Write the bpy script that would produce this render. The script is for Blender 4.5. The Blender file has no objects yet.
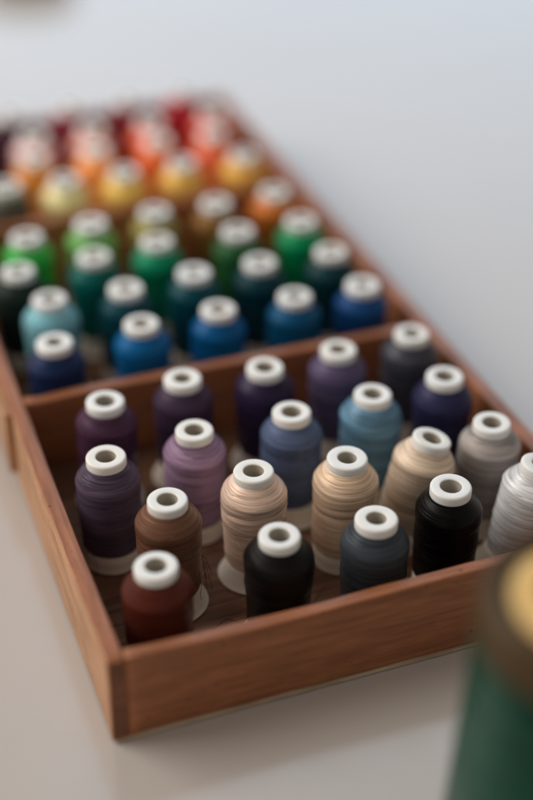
import bpy, bmesh, math, random
from mathutils import Vector, Matrix, noise

rnd = random.Random(11)
scene = bpy.context.scene
COL = scene.collection

# ------------------------------------------------------------------ camera
YAW, PITCH, ROLL = 0.36216, 0.59844, 0.01138
fw = Vector((math.sin(YAW)*math.cos(PITCH), math.cos(YAW)*math.cos(PITCH), -math.sin(PITCH)))
rt = Vector((math.cos(YAW), -math.sin(YAW), 0))
up = rt.cross(fw)
r2 = rt*math.cos(ROLL) + up*math.sin(ROLL)
u2 = -rt*math.sin(ROLL) + up*math.cos(ROLL)
cam_data = bpy.data.cameras.new("camera")
cam = bpy.data.objects.new("camera", cam_data)
COL.objects.link(cam)
M = Matrix((r2, u2, -fw)).transposed().to_4x4()
M.translation = Vector((-0.09268, -0.45229, 0.51687))
cam.matrix_world = M
cam_data.sensor_fit = 'VERTICAL'
cam_data.sensor_height = 36.0
cam_data.sensor_width = 24.0
cam_data.lens = 1357.48/800*36
cam_data.clip_start = 0.01
cam_data.clip_end = 100
cam_data.dof.use_dof = True
cam_data.dof.focus_distance = 0.722
cam_data.dof.aperture_fstop = 1.5
scene.camera = cam

# ------------------------------------------------------------------ light of the room
world = bpy.data.worlds.new("World")
scene.world = world
world.use_nodes = True
bg = world.node_tree.nodes["Background"]
bg.inputs[0].default_value = (1.0, 0.89, 0.80, 1)
bg.inputs[1].default_value = 0.37

def area(name, loc, target, sx, sy, power, colour):
    L = bpy.data.lights.new(name, 'AREA')
    L.shape = 'RECTANGLE'; L.size = sx; L.size_y = sy
    L.energy = power; L.color = colour
    o = bpy.data.objects.new(name, L)
    COL.objects.link(o)
    o.location = loc
    d = Vector(target) - Vector(loc)
    o.rotation_euler = d.to_track_quat('-Z', 'Y').to_euler()
    return o

# tall window across the room, its left edge shows as the edge of the sheen on the table
area("window_light_far", (1.48, 2.6, 1.8), (1.26, 0.0, 1.1), 2.4, 2.9, 40, (0.57, 0.78, 1.0))
# second window, on the left
area("window_light_side", (-1.45, 1.05, 1.45), (0.1, 0.25, 0.05), 1.6, 1.3, 43, (1.0, 0.95, 0.89))

scene.view_settings.view_transform = 'Standard'
scene.view_settings.look = 'None'
scene.view_settings.exposure = 0.0
scene.view_settings.gamma = 1.0
scene.view_settings.use_curve_mapping = False

# ------------------------------------------------------------------ helpers
def lin(c):
    return tuple(((v/255)/12.92 if v/255 <= 0.04045 else ((v/255+0.055)/1.055)**2.4) for v in c) + (1,)

def link_mesh(name, bm, mat=None, parent=None, smooth=True):
    me = bpy.data.meshes.new(name)
    bm.to_mesh(me); bm.free()
    if smooth:
        for p in me.polygons: p.use_smooth = True
    if mat: me.materials.append(mat)
    o = bpy.data.objects.new(name, me)
    COL.objects.link(o)
    if parent: o.parent = parent
    return o

def empty(name, loc, label, cat, group=None):
    o = bpy.data.objects.new(name, None)
    COL.objects.link(o)
    o.empty_display_size = 0.01
    o.location = loc
    o["label"] = label; o["category"] = cat
    if group: o["group"] = group
    return o

def lathe(profile, seg=64, jitter=None, cap_start=False, cap_end=False):
    bm = bmesh.new()
    rings = []
    for (r, z) in profile:
        ring = []
        for i in range(seg):
            a = 2*math.pi*i/seg
            rr = r if jitter is None else r + jitter(r, z, a)
            ring.append(bm.verts.new((rr*math.cos(a), rr*math.sin(a), z)))
        rings.append(ring)
    for k in range(len(rings)-1):
        A, B = rings[k], rings[k+1]
        for i in range(seg):
            j = (i+1) % seg
            bm.faces.new((A[i], A[j], B[j], B[i]))
    if cap_start: bm.faces.new(list(reversed(rings[0])))
    if cap_end: bm.faces.new(rings[-1])
    bmesh.ops.recalc_face_normals(bm, faces=bm.faces)
    return bm

def arc(cx, cz, r, a0, a1, n):
    return [(cx + r*math.cos(math.radians(a0+(a1-a0)*k/n)), cz + r*math.sin(math.radians(a0+(a1-a0)*k/n))) for k in range(n+1)]

# node helper
class NT:
    def __init__(self, name):
        self.m = bpy.data.materials.new(name)
        self.m.use_nodes = True
        self.t = self.m.node_tree
        self.b = self.t.nodes["Principled BSDF"]
    def n(self, kind, **kw):
        nd = self.t.nodes.new(kind)
        for k, v in kw.items(): setattr(nd, k, v)
        return nd
    def l(self, a, b): self.t.links.new(a, b)
    def math(self, op, a, b=None, c=None):
        nd = self.n("ShaderNodeMath", operation=op)
        for i, v in enumerate((a, b, c)):
            if v is None: continue
            if isinstance(v, (int, float)): nd.inputs[i].default_value = v
            else: self.l(v, nd.inputs[i])
        return nd.outputs[0]
    def noise(self, vec, scale, detail=4, rough=0.55):
        nd = self.n("ShaderNodeTexNoise")
        nd.inputs["Scale"].default_value = scale
        nd.inputs["Detail"].default_value = detail
        nd.inputs["Roughness"].default_value = rough
        if vec is not None: self.l(vec, nd.inputs["Vector"])
        return nd.outputs[0]
    def ramp(self, fac, stops):
        nd = self.n("ShaderNodeValToRGB")
        e = nd.color_ramp.elements
        e[0].position, e[0].color = stops[0]
        e[1].position, e[1].color = stops[-1]
        for p, c in stops[1:-1]:
            x = e.new(p); x.color = c
        self.l(fac, nd.inputs[0])
        return nd.outputs[0]
    def mix(self, fac, a, b, mode='MIX'):
        nd = self.n("ShaderNodeMix", data_type='RGBA', blend_type=mode)
        for s, v in ((nd.inputs[0], fac), (nd.inputs[6], a), (nd.inputs[7], b)):
            if isinstance(v, (int, float)): s.default_value = v
            elif isinstance(v, tuple): s.default_value = v
            else: self.l(v, s)
        return nd.outputs[2]
    def maprange(self, v, a, b, c, d):
        nd = self.n("ShaderNodeMapRange")
        self.l(v, nd.inputs[0])
        for i, x in enumerate((a, b, c, d)): nd.inputs[i+1].default_value = x
        return nd.outputs[0]

# ------------------------------------------------------------------ materials
def make_thread(name="wound_thread", spec=0.85):
    k = NT(name)
    tc = k.n("ShaderNodeTexCoord"); oi = k.n("ShaderNodeObjectInfo")
    sep = k.n("ShaderNodeSeparateXYZ"); k.l(tc.outputs["Object"], sep.inputs[0])
    x, y, z = sep.outputs
    seed = k.math('MULTIPLY', oi.outputs["Random"], 37.0)
    # the winding is laid in laps a few millimetres high, each on its own slant
    tilt0 = k.math('MULTIPLY', k.math('ADD', x, k.math('MULTIPLY', y, 0.7)), 0.10)
    lapc = k.math('ADD', k.math('MULTIPLY', k.math('ADD', k.math('ADD', z, tilt0), k.math('MULTIPLY', k.noise(tc.outputs['Object'], 45, 1.0), 0.006)), 170.0), seed)
    wn = k.n("ShaderNodeTexWhiteNoise", noise_dimensions='1D')
    k.l(k.math('FLOOR', lapc), wn.inputs["W"])
    lapn = wn.outputs["Value"]
    lapf = k.math('FRACT', lapc)
    wc = k.n("ShaderNodeSeparateColor"); k.l(wn.outputs["Color"], wc.inputs[0])
    def slant(rx, ry, amount):
        ta = k.math('MULTIPLY', k.math('SUBTRACT', wc.outputs[rx], 0.5), amount)
        tb = k.math('MULTIPLY', k.math('SUBTRACT', wc.outputs[ry], 0.5), amount)
        zz = k.math('ADD', z, k.math('ADD', k.math('MULTIPLY', x, ta), k.math('MULTIPLY', y, tb)))
        cc = k.n("ShaderNodeCombineXYZ")
        k.l(k.math('MULTIPLY', x, 0.025), cc.inputs[0]); k.l(k.math('MULTIPLY', y, 0.025), cc.inputs[1])
        k.l(k.math('ADD', zz, seed), cc.inputs[2])
        return cc.outputs[0]
    va, vb = slant(0, 1, 0.13), slant(2, 0, -0.24)
    strands = k.noise(va, 1150, 2.0, 0.6)
    cross = k.noise(vb, 1050, 1.0, 0.5)
    laps = k.noise(va, 260, 2.0, 0.5)
    edge = k.maprange(lapf, 0.0, 0.10, 0.0, 1.0)      # the dark seam where one lap ends
    h = k.math('ADD', k.math('MULTIPLY', strands, 0.60), k.math('MULTIPLY', cross, 0.35))
    h = k.math('ADD', h, k.math('MULTIPLY', laps, 0.2))
    h = k.math('ADD', h, k.math('MULTIPLY', edge, 0.22))
    v = k.math('ADD', k.math('MULTIPLY', k.maprange(laps, 0.3, 0.7, 0.0, 1.0), 0.12), k.math('MULTIPLY', k.maprange(strands, 0.36, 0.64, 0, 1), 0.52))
    v = k.math('ADD', v, k.math('MULTIPLY', k.maprange(cross, 0.34, 0.66, 0, 1), 0.24))
    v = k.math('ADD', v, k.math('MULTIPLY', lapn, 0.42))  # lap shimmer put into the colour
    v = k.math('ADD', v, k.math('MULTIPLY', edge, 0.10))
    v = k.math('ADD', v, 0.36)
    hsv = k.n("ShaderNodeHueSaturation"); hsv.inputs["Saturation"].default_value = 1.0
    k.l(oi.outputs["Color"], hsv.inputs["Color"]); k.l(v, hsv.inputs["Value"])
    k.l(hsv.outputs[0], k.b.inputs["Base Color"])
    k.l(k.maprange(lapn, 0.0, 1.0, 0.24, 0.42), k.b.inputs["Roughness"])
    k.b.inputs["Specular IOR Level"].default_value = spec
    bright = k.mix(1.0, hsv.outputs[0], (1.6, 1.6, 1.6, 1), 'MULTIPLY')
    k.l(k.mix(0.12, bright, (1, 1, 1, 1)), k.b.inputs["Specular Tint"])   # silk shines in its own colour
    k.b.inputs["Anisotropic"].default_value = 0.8
    tg = k.n("ShaderNodeTangent", direction_type='RADIAL', axis='Z')
    k.l(tg.outputs[0], k.b.inputs["Tangent"])
    bp = k.n("ShaderNodeBump"); bp.inputs["Strength"].default_value = 0.85; bp.inputs["Distance"].default_value = 0.00042
    k.l(h, bp.inputs["Height"]); k.l(bp.outputs[0], k.b.inputs["Normal"])
    return k.m
THREAD = make_thread()
THREAD_MATT = make_thread("matt_wound_thread", 0.5)

def make_plastic(name, base, rough, sss):
    k = NT(name)
    tc = k.n("ShaderNodeTexCoord")
    n1 = k.noise(tc.outputs["Object"], 160, 4)
    n2 = k.noise(tc.outputs["Object"], 45, 3)
    oi = k.n("ShaderNodeObjectInfo")
    col = k.mix(k.maprange(n2, 0.3, 0.75, 0, 1), lin(base), lin(tuple(int(c*0.94) for c in base)))
    col = k.mix(k.math('MULTIPLY', oi.outputs["Random"], 0.28), col, lin((base[0], int(base[1]*0.96), int(base[2]*0.89))))
    scf = k.noise(tc.outputs["Object"], 520, 2)
    col = k.mix(k.maprange(scf, 0.68, 0.78, 0, 0.35), col, lin((170, 160, 148)))
    k.l(col, k.b.inputs["Base Color"])
    k.l(k.maprange(n1, 0.3, 0.7, rough-0.07, rough+0.09), k.b.inputs["Roughness"])
    k.b.inputs["Subsurface Weight"].default_value = sss
    k.b.inputs["Subsurface Radius"].default_value = (1.0, 0.8, 0.6)
    k.b.inputs["Subsurface Scale"].default_value = 0.0025
    bp = k.n("ShaderNodeBump"); bp.inputs["Strength"].default_value = 0.25; bp.inputs["Distance"].default_value = 0.0002
    k.l(n1, bp.inputs["Height"]); k.l(bp.outputs[0], k.b.inputs["Normal"])
    return k.m
CAP = make_plastic("white_plastic", (243, 244, 242), 0.38, 0.25)
BASE = make_plastic("base_plastic", (226, 216, 203), 0.5, 0.2)

def make_wood(name, axis, dark, mid, light, seed=0.0, rough=0.42):
    k = NT(name)
    tc = k.n("ShaderNodeTexCoord"); oi = k.n("ShaderNodeObjectInfo")
    mp = k.n("ShaderNodeMapping")
    s = {'x': (0.075, 1, 1), 'y': (1, 0.075, 1), 'z': (1, 1, 0.05)}[axis]
    mp.inputs["Scale"].default_value = s
    off = k.n("ShaderNodeCombineXYZ")
    r = k.math('MULTIPLY', oi.outputs["Random"], 9.0)
    for i in range(3): k.l(k.math('ADD', r, seed+i*1.7), off.inputs[i])
    k.l(tc.outputs["Object"], mp.inputs["Vector"]); k.l(off.outputs[0], mp.inputs["Location"])
    warp = k.noise(mp.outputs[0], 22, 3)
    wv = k.n("ShaderNodeVectorMath", operation='ADD'); k.l(mp.outputs[0], wv.inputs[0])
    sc = k.n("ShaderNodeVectorMath", operation='SCALE'); sc.inputs[3].default_value = 0.02
    cw = k.n("ShaderNodeCombineXYZ"); k.l(warp, cw.inputs[0]); k.l(warp, cw.inputs[1]); k.l(warp, cw.inputs[2])
    k.l(cw.outputs[0], sc.inputs[0]); k.l(sc.outputs[0], wv.inputs[1])
    grain = k.noise(wv.outputs[0], 300, 6, 0.65)
    fibre = k.noise(wv.outputs[0], 900, 3, 0.6)
    blotch = k.noise(tc.outputs["Object"], 24, 3)
    col = k.ramp(grain, [(0.30, lin(dark)), (0.52, lin(mid)), (0.72, lin(light))])
    col = k.mix(k.maprange(fibre, 0.52, 0.72, 0, 0.6), col, lin(dark))
    col = k.mix(k.maprange(blotch, 0.45, 0.75, 0, 0.4), col, lin(tuple(int(c*0.72) for c in mid)))
    # old knocks and ink-dark specks
    sp = k.noise(tc.outputs["Object"], 210, 2)
    col = k.mix(k.maprange(sp, 0.71, 0.76, 0, 0.8), col, lin((30, 16, 10)))
    # the finish is rubbed pale along the edges
    gm = k.n("ShaderNodeNewGeometry")
    wear = k.math('MULTIPLY', k.maprange(gm.outputs["Pointiness"], 0.53, 0.62, 0, 0.8), k.maprange(k.noise(tc.outputs["Object"], 60, 4), 0.35, 0.65, 0.2, 1))
    col = k.mix(wear, col, lin(tuple(min(235, int(c*1.22)) for c in light)))
    k.l(col, k.b.inputs["Base Color"])
    k.l(k.maprange(grain, 0.3, 0.7, rough+0.1, rough-0.04), k.b.inputs["Roughness"])
    k.b.inputs["Specular IOR Level"].default_value = 0.4
    h = k.math('ADD', k.math('MULTIPLY', grain, 0.6), k.math('MULTIPLY', fibre, 0.4))
    bp = k.n("ShaderNodeBump"); bp.inputs["Strength"].default_value = 0.35; bp.inputs["Distance"].default_value = 0.0004
    k.l(h, bp.inputs["Height"]); k.l(bp.outputs[0], k.b.inputs["Normal"])
    return k.m
WOOD = ((128, 78, 49), (160, 99, 63), (178, 116, 77))
WX = make_wood("wood_grain_across", 'x', *WOOD)
WY = make_wood("wood_grain_along", 'y', *WOOD, seed=3.1)
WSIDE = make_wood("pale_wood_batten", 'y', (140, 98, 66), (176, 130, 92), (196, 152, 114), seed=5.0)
WFLOOR = make_wood("floor_wood", 'x', (70, 46, 32), (112, 76, 54), (140, 98, 72), seed=7.7, rough=0.6)
WEDGE = make_wood("pale_plywood", 'x', (150, 128, 104), (186, 164, 138), (205, 186, 160), seed=2.2, rough=0.6)

def make_table():
    k = NT("white_lacquer")
    tc = k.n("ShaderNodeTexCoord")
    a = k.noise(tc.outputs["Object"], 2.2, 3); b = k.noise(tc.outputs["Object"], 55, 4)
    c = k.mix(k.maprange(a, 0.3, 0.7, 0, 1), lin((192, 185, 179)), lin((187, 180, 174)))
    sp = k.noise(tc.outputs["Object"], 420, 2)
    c = k.mix(k.maprange(sp, 0.72, 0.78, 0, 0.25), c, lin((150, 140, 128)))
    k.l(c, k.b.inputs["Base Color"])
    k.l(k.maprange(b, 0.3, 0.7, 0.15, 0.20), k.b.inputs["Roughness"])
    k.b.inputs["IOR"].default_value = 1.58
    bp = k.n("ShaderNodeBump"); bp.inputs["Strength"].default_value = 0.04; bp.inputs["Distance"].default_value = 0.0005
    k.l(b, bp.inputs["Height"]); k.l(bp.outputs[0], k.b.inputs["Normal"])
    return k.m
TABLE = make_table()

# ------------------------------------------------------------------ table
bm = bmesh.new()
bmesh.ops.create_cube(bm, size=1)
for v in bm.verts:
    v.co = Vector((v.co.x*5.0+0.6, v.co.y*4.4+1.2, v.co.z*0.03-0.015))
tbl = link_mesh("table", bm, TABLE, smooth=False)
tbl["kind"] = "structure"
tbl["label"] = "glossy white table top under the wooden thread box"

# ------------------------------------------------------------------ box
W, H, L, T = 0.282, 0.0551, 0.656, 0.009
D1, D2 = 0.227, 0.453
FLOOR = 0.0042

def board(name, p0, p1, mat, parent, axis, rad=0.0012, dip=None, rough=0.00022, seed=0):
    """rounded board from corner p0 to p1 with slightly worn edges, swept along an axis; origin at its centre"""
    c = (Vector(p0)+Vector(p1))/2
    hx = (Vector(p1)-Vector(p0))/2
    ia = 'xyz'.index(axis); ib, ic = [i for i in range(3) if i != ia]
    n = max(8, int(hx[ia]*2/0.006))
    hb, hc = hx[ib], hx[ic]
    rad = min(rad, hb*0.45, hc*0.45)
    sec = []
    for (sx, sy, a0) in ((1, 1, 0), (-1, 1, 90), (-1, -1, 180), (1, -1, 270)):
        for q in range(5):
            a = math.radians(a0+q*22.5)
            sec.append((sx*(hb-rad)+rad*math.cos(a), sy*(hc-rad)+rad*math.sin(a)))
    bm = bmesh.new(); rings = []
    ss = [(-1, rad)] + [(-1+2*i/n, 0) for i in range(n+1)] + [(1, rad)]
    ends = 0.0008
    for k, (t, ins) in enumerate(ss):
        pos = t*hx[ia]
        shrink = 0.0
        if k == 0 or k == len(ss)-1: shrink = ends
        elif k == 1: pos += ends
        elif k == len(ss)-2: pos -= ends
        ring = []
        for (b, cc) in sec:
            co = [0, 0, 0]; co[ia] = pos
            b2 = b-math.copysign(min(shrink, abs(b)), b); c2 = cc-math.copysign(min(shrink, abs(cc)), cc)
            co[ib] = b2; co[ic] = c2
            w = Vector(co)+c
            nz = noise.noise(w*38+Vector((seed, 0, 0)))+0.5*noise.noise(w*120+Vector((0, seed, 0)))
            e = rough*nz
            co[ib] += e*(1 if b > 0 else -1); co[ic] += (e if cc > 0 else 0)
            if dip and cc > 0 and ic == 2: co[2] += dip(w[ia])
            ring.append(bm.verts.new(co))
        rings.append(ring)
    m = len(sec)
    for k in range(len(rings)-1):
        for i in range(m):
            bm.faces.new((rings[k][i], rings[k][(i+1) % m], rings[k+1][(i+1) % m], rings[k+1][i]))
    bm.faces.new(list(reversed(rings[0]))); bm.faces.new(rings[-1])
    bmesh.ops.recalc_face_normals(bm, faces=bm.faces)
    o = link_mesh(name, bm, mat, parent)
    o.location = c
    for p in o.data.polygons:
        if len(p.vertices) > 4: p.use_smooth = False
    return o

WTAN = make_wood("tan_wood_outside", 'y', (146, 98, 64), (190, 140, 100), (210, 164, 122), seed=4.4)  # paler tan wood for the outer face of the left wall
def outer_face(o, m, axis, sign):
    o.data.materials.append(m); q = len(o.data.materials)-1
    for p in o.data.polygons:
        if p.normal[axis]*sign > 0.8: p.material_index = q
    return o
WEND = make_wood('end_grain', 'x', (84, 50, 34), (112, 70, 48), (134, 86, 60), seed=6.1, rough=0.6)
box = empty("thread_box", (0, 0, 0), "long open wooden box with two dividers, filled with coloured thread spools", "box")
Z0 = 0.0024
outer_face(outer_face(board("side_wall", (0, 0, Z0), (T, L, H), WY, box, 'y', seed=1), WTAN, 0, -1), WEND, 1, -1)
outer_face(board("side_wall", (W-T, 0, Z0), (W, L, H), WY, box, 'y', seed=2), WEND, 1, -1)
board("front_wall", (T, 0.0006, Z0), (W-T, 0.0082, H-0.0003), WX, box, 'x', seed=3,
      dip=lambda x: -0.0021*math.exp(-((x-0.09)/0.07)**2))
board("back_wall", (T, L-0.0085, Z0), (W-T, L-0.0005, H-0.0004), WX, box, 'x', seed=4)
def d1dip(x): return -0.0013*math.exp(-((x-0.022)/0.012)**2)
board("divider", (T, D1, FLOOR), (W-T, D1+0.0078, H-0.0006), WX, box, 'x', seed=5, dip=d1dip)
board("divider", (T, D2, FLOOR), (W-T, D2+0.0078, H+0.0018), WX, box, 'x', seed=6)
board("floor_board", (T+0.0002, 0.0084, 0.0022), (W-T-0.0002, L-0.0087, FLOOR), WFLOOR, box, 'x', rad=0.0005, seed=7)
board("bottom_sheet", (0.0006, -0.0006, 0.0007), (W-0.0006, L-0.0006, 0.0022), WEDGE, box, 'x', rad=0.0006, rough=0.0004, seed=8)
for fx in (0.012, W-0.026):
    board("foot_strip", (fx, 0.006, 0.0001), (fx+0.014, L-0.006, 0.0009), WEDGE, box, 'y', rad=0.0002, rough=0.0)
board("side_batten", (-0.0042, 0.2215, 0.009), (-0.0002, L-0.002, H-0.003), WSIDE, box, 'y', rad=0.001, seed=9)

# ------------------------------------------------------------------ spools
HS = 0.0716          # height of a spool
RW = 0.0180          # radius of the winding
def winding_mesh(seed, style):
    r_ = random.Random(seed)
    z0, z1 = 0.0122, HS-0.0052
    # outline: cone-ish body, domed shoulder
    taper = {'cone': 0.075, 'straight': 0.04, 'lean': 0.13}[style]
    prof = []
    zs = HS-0.0150          # widest place
    prof.append((RW*(1-taper)-0.003, z0)); prof.append((RW*(1-taper)-0.0009, z0+0.0003))
    n = 54
    for i in range(n+1):
        t = i/n
        z = z0+0.0014+(zs-z0-0.0014)*t
        prof.append((RW*(1-taper*(1-t)**1.15), z))
    for i in range(1, 25):
        a = i/24
        # shoulder from (RW, zs) up to (0.0108, z1)
        z = zs+(z1-zs)*a
        r = 0.0112+(RW-0.0112)*(1-a**1.32)
        prof.append((r, z))
    prof.append((0.0095, z1+0.0006))
    bands = []
    for k in range(r_.randint(7, 10)):
        bands.append((r_.uniform(z0, HS-0.012), r_.uniform(0.02, 0.16)*r_.choice((-1, 1)), r_.uniform(0, 6.28), r_.uniform(0.00012, 0.00042), r_.uniform(0.004, 0.012)))
    def jit(r, z, a):
        if z < z0+0.0005 or z > z1-0.0005: return 0
        d = 0.0
        for (bz, tilt, ph, amp, ln) in bands:
            q = z-bz-tilt*0.016*math.cos(a-ph)
            d += amp*(1/(1+math.exp(-q/0.00022)))*math.exp(-max(q, 0)/ln)
        d += 0.00022*noise.noise(Vector((math.cos(a)*1.2, math.sin(a)*1.2, z*60+seed*3)))
        d += 0.00007*noise.noise(Vector((math.cos(a)*0.6, math.sin(a)*0.6, z*900+seed*5)))
        return d-0.0005
    return lathe(prof, 112, jit)

def cap_mesh(R=0.0110, h=0.0064, hole=0.0059):
    prof = [(0.0003, HS-0.064), (hole-0.0006, HS-0.064), (hole-0.0003, HS-0.006)]
    prof += arc(hole+0.0007, HS-0.0007, 0.0007, 180, 90, 4)
    prof += arc(R-0.0013, HS-0.0013, 0.0013, 90, 0, 6)
    prof += arc(R-0.0008, HS-h+0.0008, 0.0008, 0, -80, 4)
    prof += [(0.0092, HS-h-0.0004)]
    return lathe(prof, 56)
def base_mesh(kind):
    if kind == 'flared':
        prof = [(0.0002, 0.0002), (0.0200, 0.0002)] + arc(0.0199, 0.0009, 0.0006, -80, 70, 5)
        prof += [(0.0190, 0.0030), (0.0176, 0.0062), (0.0162, 0.0105), (0.0156, 0.0126), (0.0130, 0.0128), (0.012, 0.0129)]
    else:
        prof = [(0.0002, 0.0002), (0.0162, 0.0002)] + arc(0.0162, 0.0009, 0.0006, -80, 60, 5)
        prof += [(0.0164, 0.0060), (0.0160, 0.0126), (0.0130, 0.0128), (0.012, 0.0129)]
    return lathe(prof, 64)

def as_mesh(name, bm, mat):
    me = bpy.data.meshes.new(name); bm.to_mesh(me); bm.free()
    for p in me.polygons: p.use_smooth = True
    me.materials.append(mat)
    return me
WIND = {s: [as_mesh("winding", winding_mesh(q+{'cone': 0, 'straight': 20, 'lean': 40}[s], s), THREAD) for q in range(5 if s != 'lean' else 2)] for s in ('cone', 'straight', 'lean')}
BORE_SHADE = make_plastic("bore_shade_grey", (180, 173, 160), 0.6, 0.0)  # plastic greyed inside the cap hole, the shade down the bore painted in
CAPS = []
for (R_, h_, ho_) in ((0.0110, 0.0063, 0.0056), (0.0112, 0.0060, 0.0053), (0.0107, 0.0066, 0.0055), (0.0111, 0.0065, 0.0058)):
    me = as_mesh("cap", cap_mesh(R_, h_, ho_), CAP)
    me.materials.append(BORE_SHADE)
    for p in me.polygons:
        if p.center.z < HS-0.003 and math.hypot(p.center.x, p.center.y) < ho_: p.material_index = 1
    CAPS.append(me)
BASEM = {k: as_mesh("base", base_mesh(k), BASE) for k in ('flared', 'straight')}

def spool(x, y, colour, label, base='flared', style='cone', lean=(0, 0), group=None, gain=0.92, sat=0.92):
    t = empty("thread_spool", (x/1000, y/1000, FLOOR+0.0002), label, "thread spool", group)
    t.rotation_euler = (math.radians(lean[0]), math.radians(lean[1]), rnd.uniform(-0.5, 0.5) if lean == (0, 0) else 0)
    w = bpy.data.objects.new("winding", rnd.choice(WIND[style])); COL.objects.link(w); w.parent = t
    w.rotation_euler.z = rnd.uniform(0, 6.28)
    c = lin(colour); lum = 0.2126*c[0]+0.7152*c[1]+0.0722*c[2]
    gain *= 0.66+0.40*min(1, lum/0.40)
    c = [max(0.002, lum+(v-lum)*sat) for v in c[:3]]; w.color = (c[0]*gain, c[1]*gain, c[2]*gain, 1)
    k = bpy.data.objects.new("cap", rnd.choice(CAPS)); COL.objects.link(k); k.parent = t
    b = bpy.data.objects.new("base", BASEM[base]); COL.objects.link(b); b.parent = t
    if lean == (0, 0):
        t.rotation_euler.x = math.radians(rnd.uniform(-0.9, 0.9)); t.rotation_euler.y = math.radians(rnd.uniform(-0.9, 0.9))
    return t

GF, GM, GB = "thread spools in the front compartment", "thread spools in the middle compartment", "thread spools in the back compartment"
F, S = 'flared', 'straight'
FRONT = [
 # fourth row, against the first divider
 (48, 183, (84, 52, 78), "plum purple thread spool in front of the divider, leftmost in its row", F),
 (98, 190, (74, 55, 80), "dark mauve thread spool in front of the divider, between plum and deep purple spools", F),
 (148, 187, (56, 42, 76), "deep purple thread spool third from left along the divider", F),
 (198, 189, (96, 84, 116), "greyish violet thread spool in front of the divider, left of the charcoal spool", F),
 (247, 192, (78, 78, 88), "charcoal grey thread spool in the back right corner of front compartment", F),
 # third row
 (36, 131, (92, 76, 98), "dusky purple thread spool with straight white base beside the left wall", S),
 (88, 139, (152, 122, 150), "pale lavender mauve thread spool right of the dusky purple one", S),
 (146, 136, (88, 104, 138), "slate blue thread spool behind the beige spools", F),
 (196, 138, (98, 142, 170), "greyish teal blue thread spool behind the peach beige spools", F),
 (245, 141, (50, 50, 88), "dark navy violet thread spool beside the right wall in front of charcoal spool", F),
 # second row
 (56, 84, (128, 88, 66), "chocolate brown thread spool with loose thread ends at its side", F),
 (107, 91, (228, 196, 174), "pinkish beige thread spool with flared base behind the near black spool", F),
 (158, 87, (230, 198, 166), "warm peach beige thread spool with straight base behind the dark slate spool", S),
 (195, 91, (206, 184, 160), "sandy tan thread spool leaning to the right behind the jet black spool", S),
 (250, 90, (158, 150, 146), "silver grey thread spool between the leaning tan one and the right wall", F),
 # first row
 (36, 35, (96, 40, 28), "dark reddish brown thread spool in the front left corner of the box", F),
 (101, 38, (26, 23, 23), "near black brown thread spool behind the middle of front wall", F),
 (152, 32, (64, 72, 79), "dark slate grey thread spool behind the front wall", S),
 (201, 45, (10, 10, 12), "jet black thread spool behind the front wall near the green cone", S),
 (244, 47, (214, 214, 216), "silvery white thread spool leaning right at the picture's right edge", F),
]
for x, y, c, lab, b in FRONT:
    if 'sandy tan' in lab: s = spool(x, y, c, lab, b, 'lean', (1.5, 13.5), GF)
    elif 'silvery white' in lab: s = spool(x, y, c, lab, b, 'lean', (0.5, 10.0), GF)
    else: s = spool(x, y, c, lab, b, 'straight' if b == S else 'cone', (0, 0), GF)
    if 'chocolate' in lab: brown = s
    if 'peach' in lab: peach = s
MIDDLE = [
 (36, 255, (34, 52, 92), "navy blue thread spool behind the divider in the left corner"),
 (93, 259, (32, 104, 160), "bright blue thread spool just behind the divider, left of the azure one"),
 (143, 260, (28, 96, 152), "azure blue thread spool just behind the middle of the divider"),
 (196, 259, (24, 88, 128), "deep teal blue thread spool just behind the divider right of centre"),
 (244, 260, (30, 76, 130), "royal blue thread spool behind the divider beside the right wall"),
 (45, 308, (122, 172, 182), "pale aqua thread spool behind the navy blue one"),
 (94, 307, (22, 72, 84), "dark petrol thread spool second from left in the row behind the blues"),
 (143, 312, (20, 82, 92), "dark teal thread spool in the middle of the row behind the blues"),
 (191, 311, (18, 66, 76), "deep petrol green thread spool fourth in the row behind the blues"),
 (242, 308, (22, 62, 66), "blackish teal thread spool beside the right wall in middle compartment"),
 (33, 353, (32, 46, 42), "blackish green thread spool beside the left wall in middle compartment"),
 (86, 357, (8, 104, 96), "emerald teal thread spool second from left among the greens"),
 (133, 362, (6, 136, 100), "vivid emerald thread spool at the centre of the greens"),
 (191, 359, (50, 104, 62), "dull forest green thread spool right of the vivid emerald one"),
 (240, 359, (36, 150, 98), "jade green thread spool beside the right wall in middle compartment"),
 (50, 398, (70, 176, 84), "bright grass green thread spool in the back left of middle compartment"),
 (97, 405, (120, 176, 104), "light leaf green thread spool against the rear divider"),
 (145, 407, (150, 140, 84), "olive khaki thread spool against the rear divider"),
 (192, 406, (140, 102, 58), "bronze brown thread spool against the rear divider"),
 (239, 411, (198, 116, 62), "copper orange thread spool against the rear divider by the right wall"),
]
for x, y, c, lab in MIDDLE:
    spool(x, y, c, lab, rnd.choice((F, F, S)), 'cone', (0, 0), GM, 0.92, 1.1)
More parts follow.
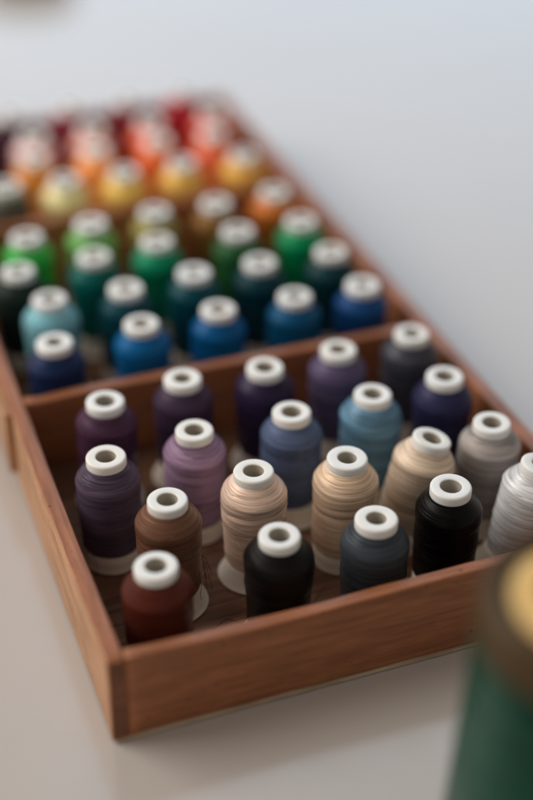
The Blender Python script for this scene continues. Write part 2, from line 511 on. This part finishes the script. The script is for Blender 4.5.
BACK = [
 (52, 485, (88, 86, 76), "olive grey thread spool behind the rear divider at the picture's left edge"),
 (96, 482, (234, 222, 158), "pale cream yellow thread spool behind the rear divider"),
 (142, 481, (238, 196, 92), "lemon gold thread spool behind the rear divider, second of the yellows"),
 (189, 481, (228, 180, 80), "golden yellow thread spool behind the rear divider, third of the yellows"),
 (238, 481, (218, 166, 70), "mustard yellow thread spool by the right wall of back compartment"),
 (82, 529, (222, 138, 52), "amber orange thread spool behind the pale cream spool"),
 (131, 528, (236, 148, 78), "light orange thread spool behind the lemon gold one"),
 (182, 529, (232, 108, 52), "red orange thread spool behind the golden yellow one"),
 (229, 528, (244, 120, 84), "bright coral orange thread spool behind the mustard yellow one"),
 (91, 571, (226, 178, 178), "pale pink thread spool in third row of back compartment"),
 (140, 570, (228, 154, 140), "salmon pink thread spool right of the pale pink one"),
 (189, 569, (232, 104, 72), "warm coral thread spool right of the salmon pink one"),
 (241, 569, (236, 92, 74), "coral red thread spool in the third row by the right wall"),
 (84, 621, (74, 42, 60), "dark plum thread spool far in the back left of the box"),
 (134, 621, (140, 34, 58), "burgundy thread spool along the back wall"),
 (184, 621, (140, 28, 44), "dark crimson thread spool along the back wall"),
 (233, 621, (196, 36, 54), "bright crimson thread spool in the far right corner of the box"),
]
for x, y, c, lab in BACK:
    spool(x, y, c, lab, rnd.choice((F, F, S)), 'cone', (0, 0), GB, 1.0, 0.95)

# ------------------------------------------------------------------ loose threads
DARKT = NT("dark_thread"); DARKT.b.inputs["Roughness"].default_value = 0.7
_n = DARKT.n("ShaderNodeTexCoord")
DARKT.l(DARKT.mix(DARKT.noise(_n.outputs["Object"], 300), lin((30, 20, 16)), lin((58, 40, 30))), DARKT.b.inputs["Base Color"])
def strand(name, pts, rad, mat, parent=None, loc=None):
    # smooth the points with Catmull-Rom then sweep a five-sided tube
    P = [Vector(p) for p in pts]; Q = []
    for i in range(len(P)-1):
        a, b, c, d = P[max(i-1, 0)], P[i], P[i+1], P[min(i+2, len(P)-1)]
        for s in range(8):
            t = s/8
            Q.append(0.5*((2*b)+(c-a)*t+(2*a-5*b+4*c-d)*t*t+(3*b-a-3*c+d)*t**3))
    Q.append(P[-1])
    bm = bmesh.new(); rings = []
    for i, q in enumerate(Q):
        d = (Q[min(i+1, len(Q)-1)]-Q[max(i-1, 0)]).normalized()
        s = d.cross(Vector((0.3, 0.2, 1))).normalized(); u = s.cross(d)
        rings.append([bm.verts.new(q+rad*(s*math.cos(k*1.2566)+u*math.sin(k*1.2566))) for k in range(5)])
    for a, b in zip(rings, rings[1:]):
        for k in range(5): bm.faces.new((a[k], a[(k+1) % 5], b[(k+1) % 5], b[k]))
    bm.faces.new(list(reversed(rings[0]))); bm.faces.new(rings[-1])
    o = link_mesh(name, bm, mat, parent)
    if loc: o.location = loc
    return o
brown.rotation_euler = (0, 0, 0)
q = random.Random(5)
for k in range(7):           # fuzzy ends hanging off the right side of the brown spool
    a = math.radians(-35+q.uniform(-16, 22)); z = 0.030+q.uniform(-0.006, 0.008)
    pts = []
    r = 0.0172
    for s in range(6):
        r += q.uniform(0.0003, 0.0016); a += q.uniform(-0.05, 0.09)*(1 if k % 2 else -1); z -= q.uniform(0.0008, 0.0056)
        pts.append((r*math.cos(a), r*math.sin(a), max(z, 0.004)))
    strand("thread_end", pts, 0.00013, DARKT.m, brown)
TAIL = make_thread("thread_tail_fibre", 0.3)
for nm, aa, zz in (("dusky purple", 200, 0.026), ("pinkish beige", 205, 0.034), ("warm peach", -20, 0.044), ("sandy tan", 250, 0.05), ("near black", 300, 0.05), ("pale lavender", 290, 0.045), ("slate blue", 300, 0.05), ("silver grey", 240, 0.048)):
    sp = next(o for o in COL.objects if o.parent is None and nm in o.get("label", "") and o.get("category") == "thread spool")
    pts = []; a = math.radians(aa); r = RW*0.985; z = zz
    for i in range(7):
        pts.append((r*math.cos(a), r*math.sin(a), max(z, 0.003)))
        r += q.uniform(0.0000, 0.0013); a += q.uniform(0.02, 0.16)*q.choice((-1, 1, 1)); z -= q.uniform(0.001, 0.0042)
    tl = strand("thread_end", pts, 0.00014, TAIL, sp)
    tl.color = [c for c in sp.children if c.name.startswith("winding")][0].color
zf = FLOOR+0.0003
t = strand("loose_thread", [(0.071, 0.055, zf), (0.080, 0.060, zf), (0.088, 0.055, zf), (0.098, 0.066, zf+0.001), (0.110, 0.064, zf), (0.122, 0.052, zf)], 0.00016, DARKT.m)
t["label"] = "dark wavy thread lying on the box floor beside the chocolate brown spool's base"; t["category"] = "thread"; t["group"] = "loose threads on the box floor"
t = strand("loose_thread", [(0.124, 0.048, zf), (0.131, 0.058, zf), (0.139, 0.064, zf+0.002), (0.150, 0.064, zf+0.001), (0.158, 0.060, zf)], 0.00016, DARKT.m)
t["label"] = "dark curved thread on the box floor between near black and dark slate spools"; t["category"] = "thread"; t["group"] = "loose threads on the box floor"
t = strand("loose_thread", [(0.060, 0.030, zf), (0.070, 0.036, zf), (0.079, 0.030, zf), (0.086, 0.020, zf)], 0.00016, DARKT.m)
t["label"] = "short dark thread on the box floor right of the reddish brown spool"; t["category"] = "thread"; t["group"] = "loose threads on the box floor"
t = strand("loose_thread", [(0.013, 0.062, zf), (0.016, 0.050, zf), (0.0125, 0.038, zf), (0.0145, 0.024, zf)], 0.00016, DARKT.m)
t["label"] = "dark thread curled on the box floor along the left wall"; t["category"] = "thread"; t["group"] = "loose threads on the box floor"

# ------------------------------------------------------------------ big cone in the foreground
GX, GY = 0.1572, -0.1425
cone = empty("thread_cone", (GX, GY, 0.0002), "large dark green thread cone with gold top, blurred at lower right", "thread cone")
def gj(r, z, a):
    return 0.0004*noise.noise(Vector((math.cos(a)*1.5, math.sin(a)*1.5, z*120)))+0.0002*noise.noise(Vector((math.cos(a), math.sin(a), z*700)))
prof = [(0.046, 0.005), (0.0505, 0.006)]
for i in range(40):
    tt = i/39; prof.append((0.0530-0.0050*tt, 0.008+0.092*tt))
prof += [(0.0470, 0.1025), (0.0450, 0.1038), (0.040, 0.1042)]
g = link_mesh("winding", lathe(prof, 120, gj), THREAD_MATT, cone); g.color = (0.003, 0.048, 0.028, 1)
k = NT("bronze_collar")
tc = k.n("ShaderNodeTexCoord")
k.l(k.mix(k.noise(tc.outputs["Object"], 90, 4), lin((56, 42, 22)), lin((82, 62, 32))), k.b.inputs["Base Color"])
k.b.inputs["Roughness"].default_value = 0.5; k.b.inputs["Specular IOR Level"].default_value = 0.25
link_mesh("collar", lathe([(0.036, 0.1040)] + [(0.0480, 0.1040), (0.0488, 0.1060), (0.0484, 0.1120), (0.0470, 0.1165), (0.0440, 0.1195), (0.0410, 0.1203), (0.0385, 0.1195), (0.0370, 0.1175), (0.0362, 0.1100)], 96), k.m, cone)
k = NT("gold_top")
tc = k.n("ShaderNodeTexCoord")
k.l(k.mix(k.noise(tc.outputs["Object"], 70, 4), lin((236, 182, 98)), lin((244, 200, 124))), k.b.inputs["Base Color"])
k.l(k.maprange(k.noise(tc.outputs["Object"], 200, 3), 0.3, 0.7, 0.32, 0.45), k.b.inputs["Roughness"]); k.b.inputs["Metallic"].default_value = 0.35
link_mesh("top_disc", lathe([(0.0360, 0.1080), (0.0360, 0.1160)] + arc(0.0347, 0.1162, 0.0013, 0, 90, 5) + [(0.012, 0.1177), (0.0115, 0.1170), (0.0112, 0.108), (0.0003, 0.108)], 96), k.m, cone)
link_mesh("base", lathe([(0.0003, 0.0002), (0.0470, 0.0002), (0.0490, 0.0012), (0.0490, 0.004), (0.0470, 0.0056), (0.040, 0.0056)], 96), BASE, cone)

cone.scale = (0.90, 0.90, 1.45)
# ------------------------------------------------------------------ dark pot at the far end of the table
k = NT("olive_glaze")
tc = k.n("ShaderNodeTexCoord")
k.l(k.mix(k.noise(tc.outputs["Object"], 30, 4), lin((58, 66, 52)), lin((80, 84, 68))), k.b.inputs["Base Color"])
k.b.inputs["Roughness"].default_value = 0.5
pot = link_mesh("pot", lathe([(0.0003, 0.0003), (0.040, 0.0003), (0.044, 0.003), (0.052, 0.03), (0.057, 0.06), (0.058, 0.085), (0.0565, 0.088), (0.0545, 0.085), (0.053, 0.06), (0.045, 0.012), (0.0003, 0.010)], 72), k.m)
pot.location = (0.222, 1.228, 0); pot.scale = (1, 1, 0.42)
pot["label"] = "dark olive shallow round pot, blurred, at the far left end of the white table"; pot["category"] = "pot"
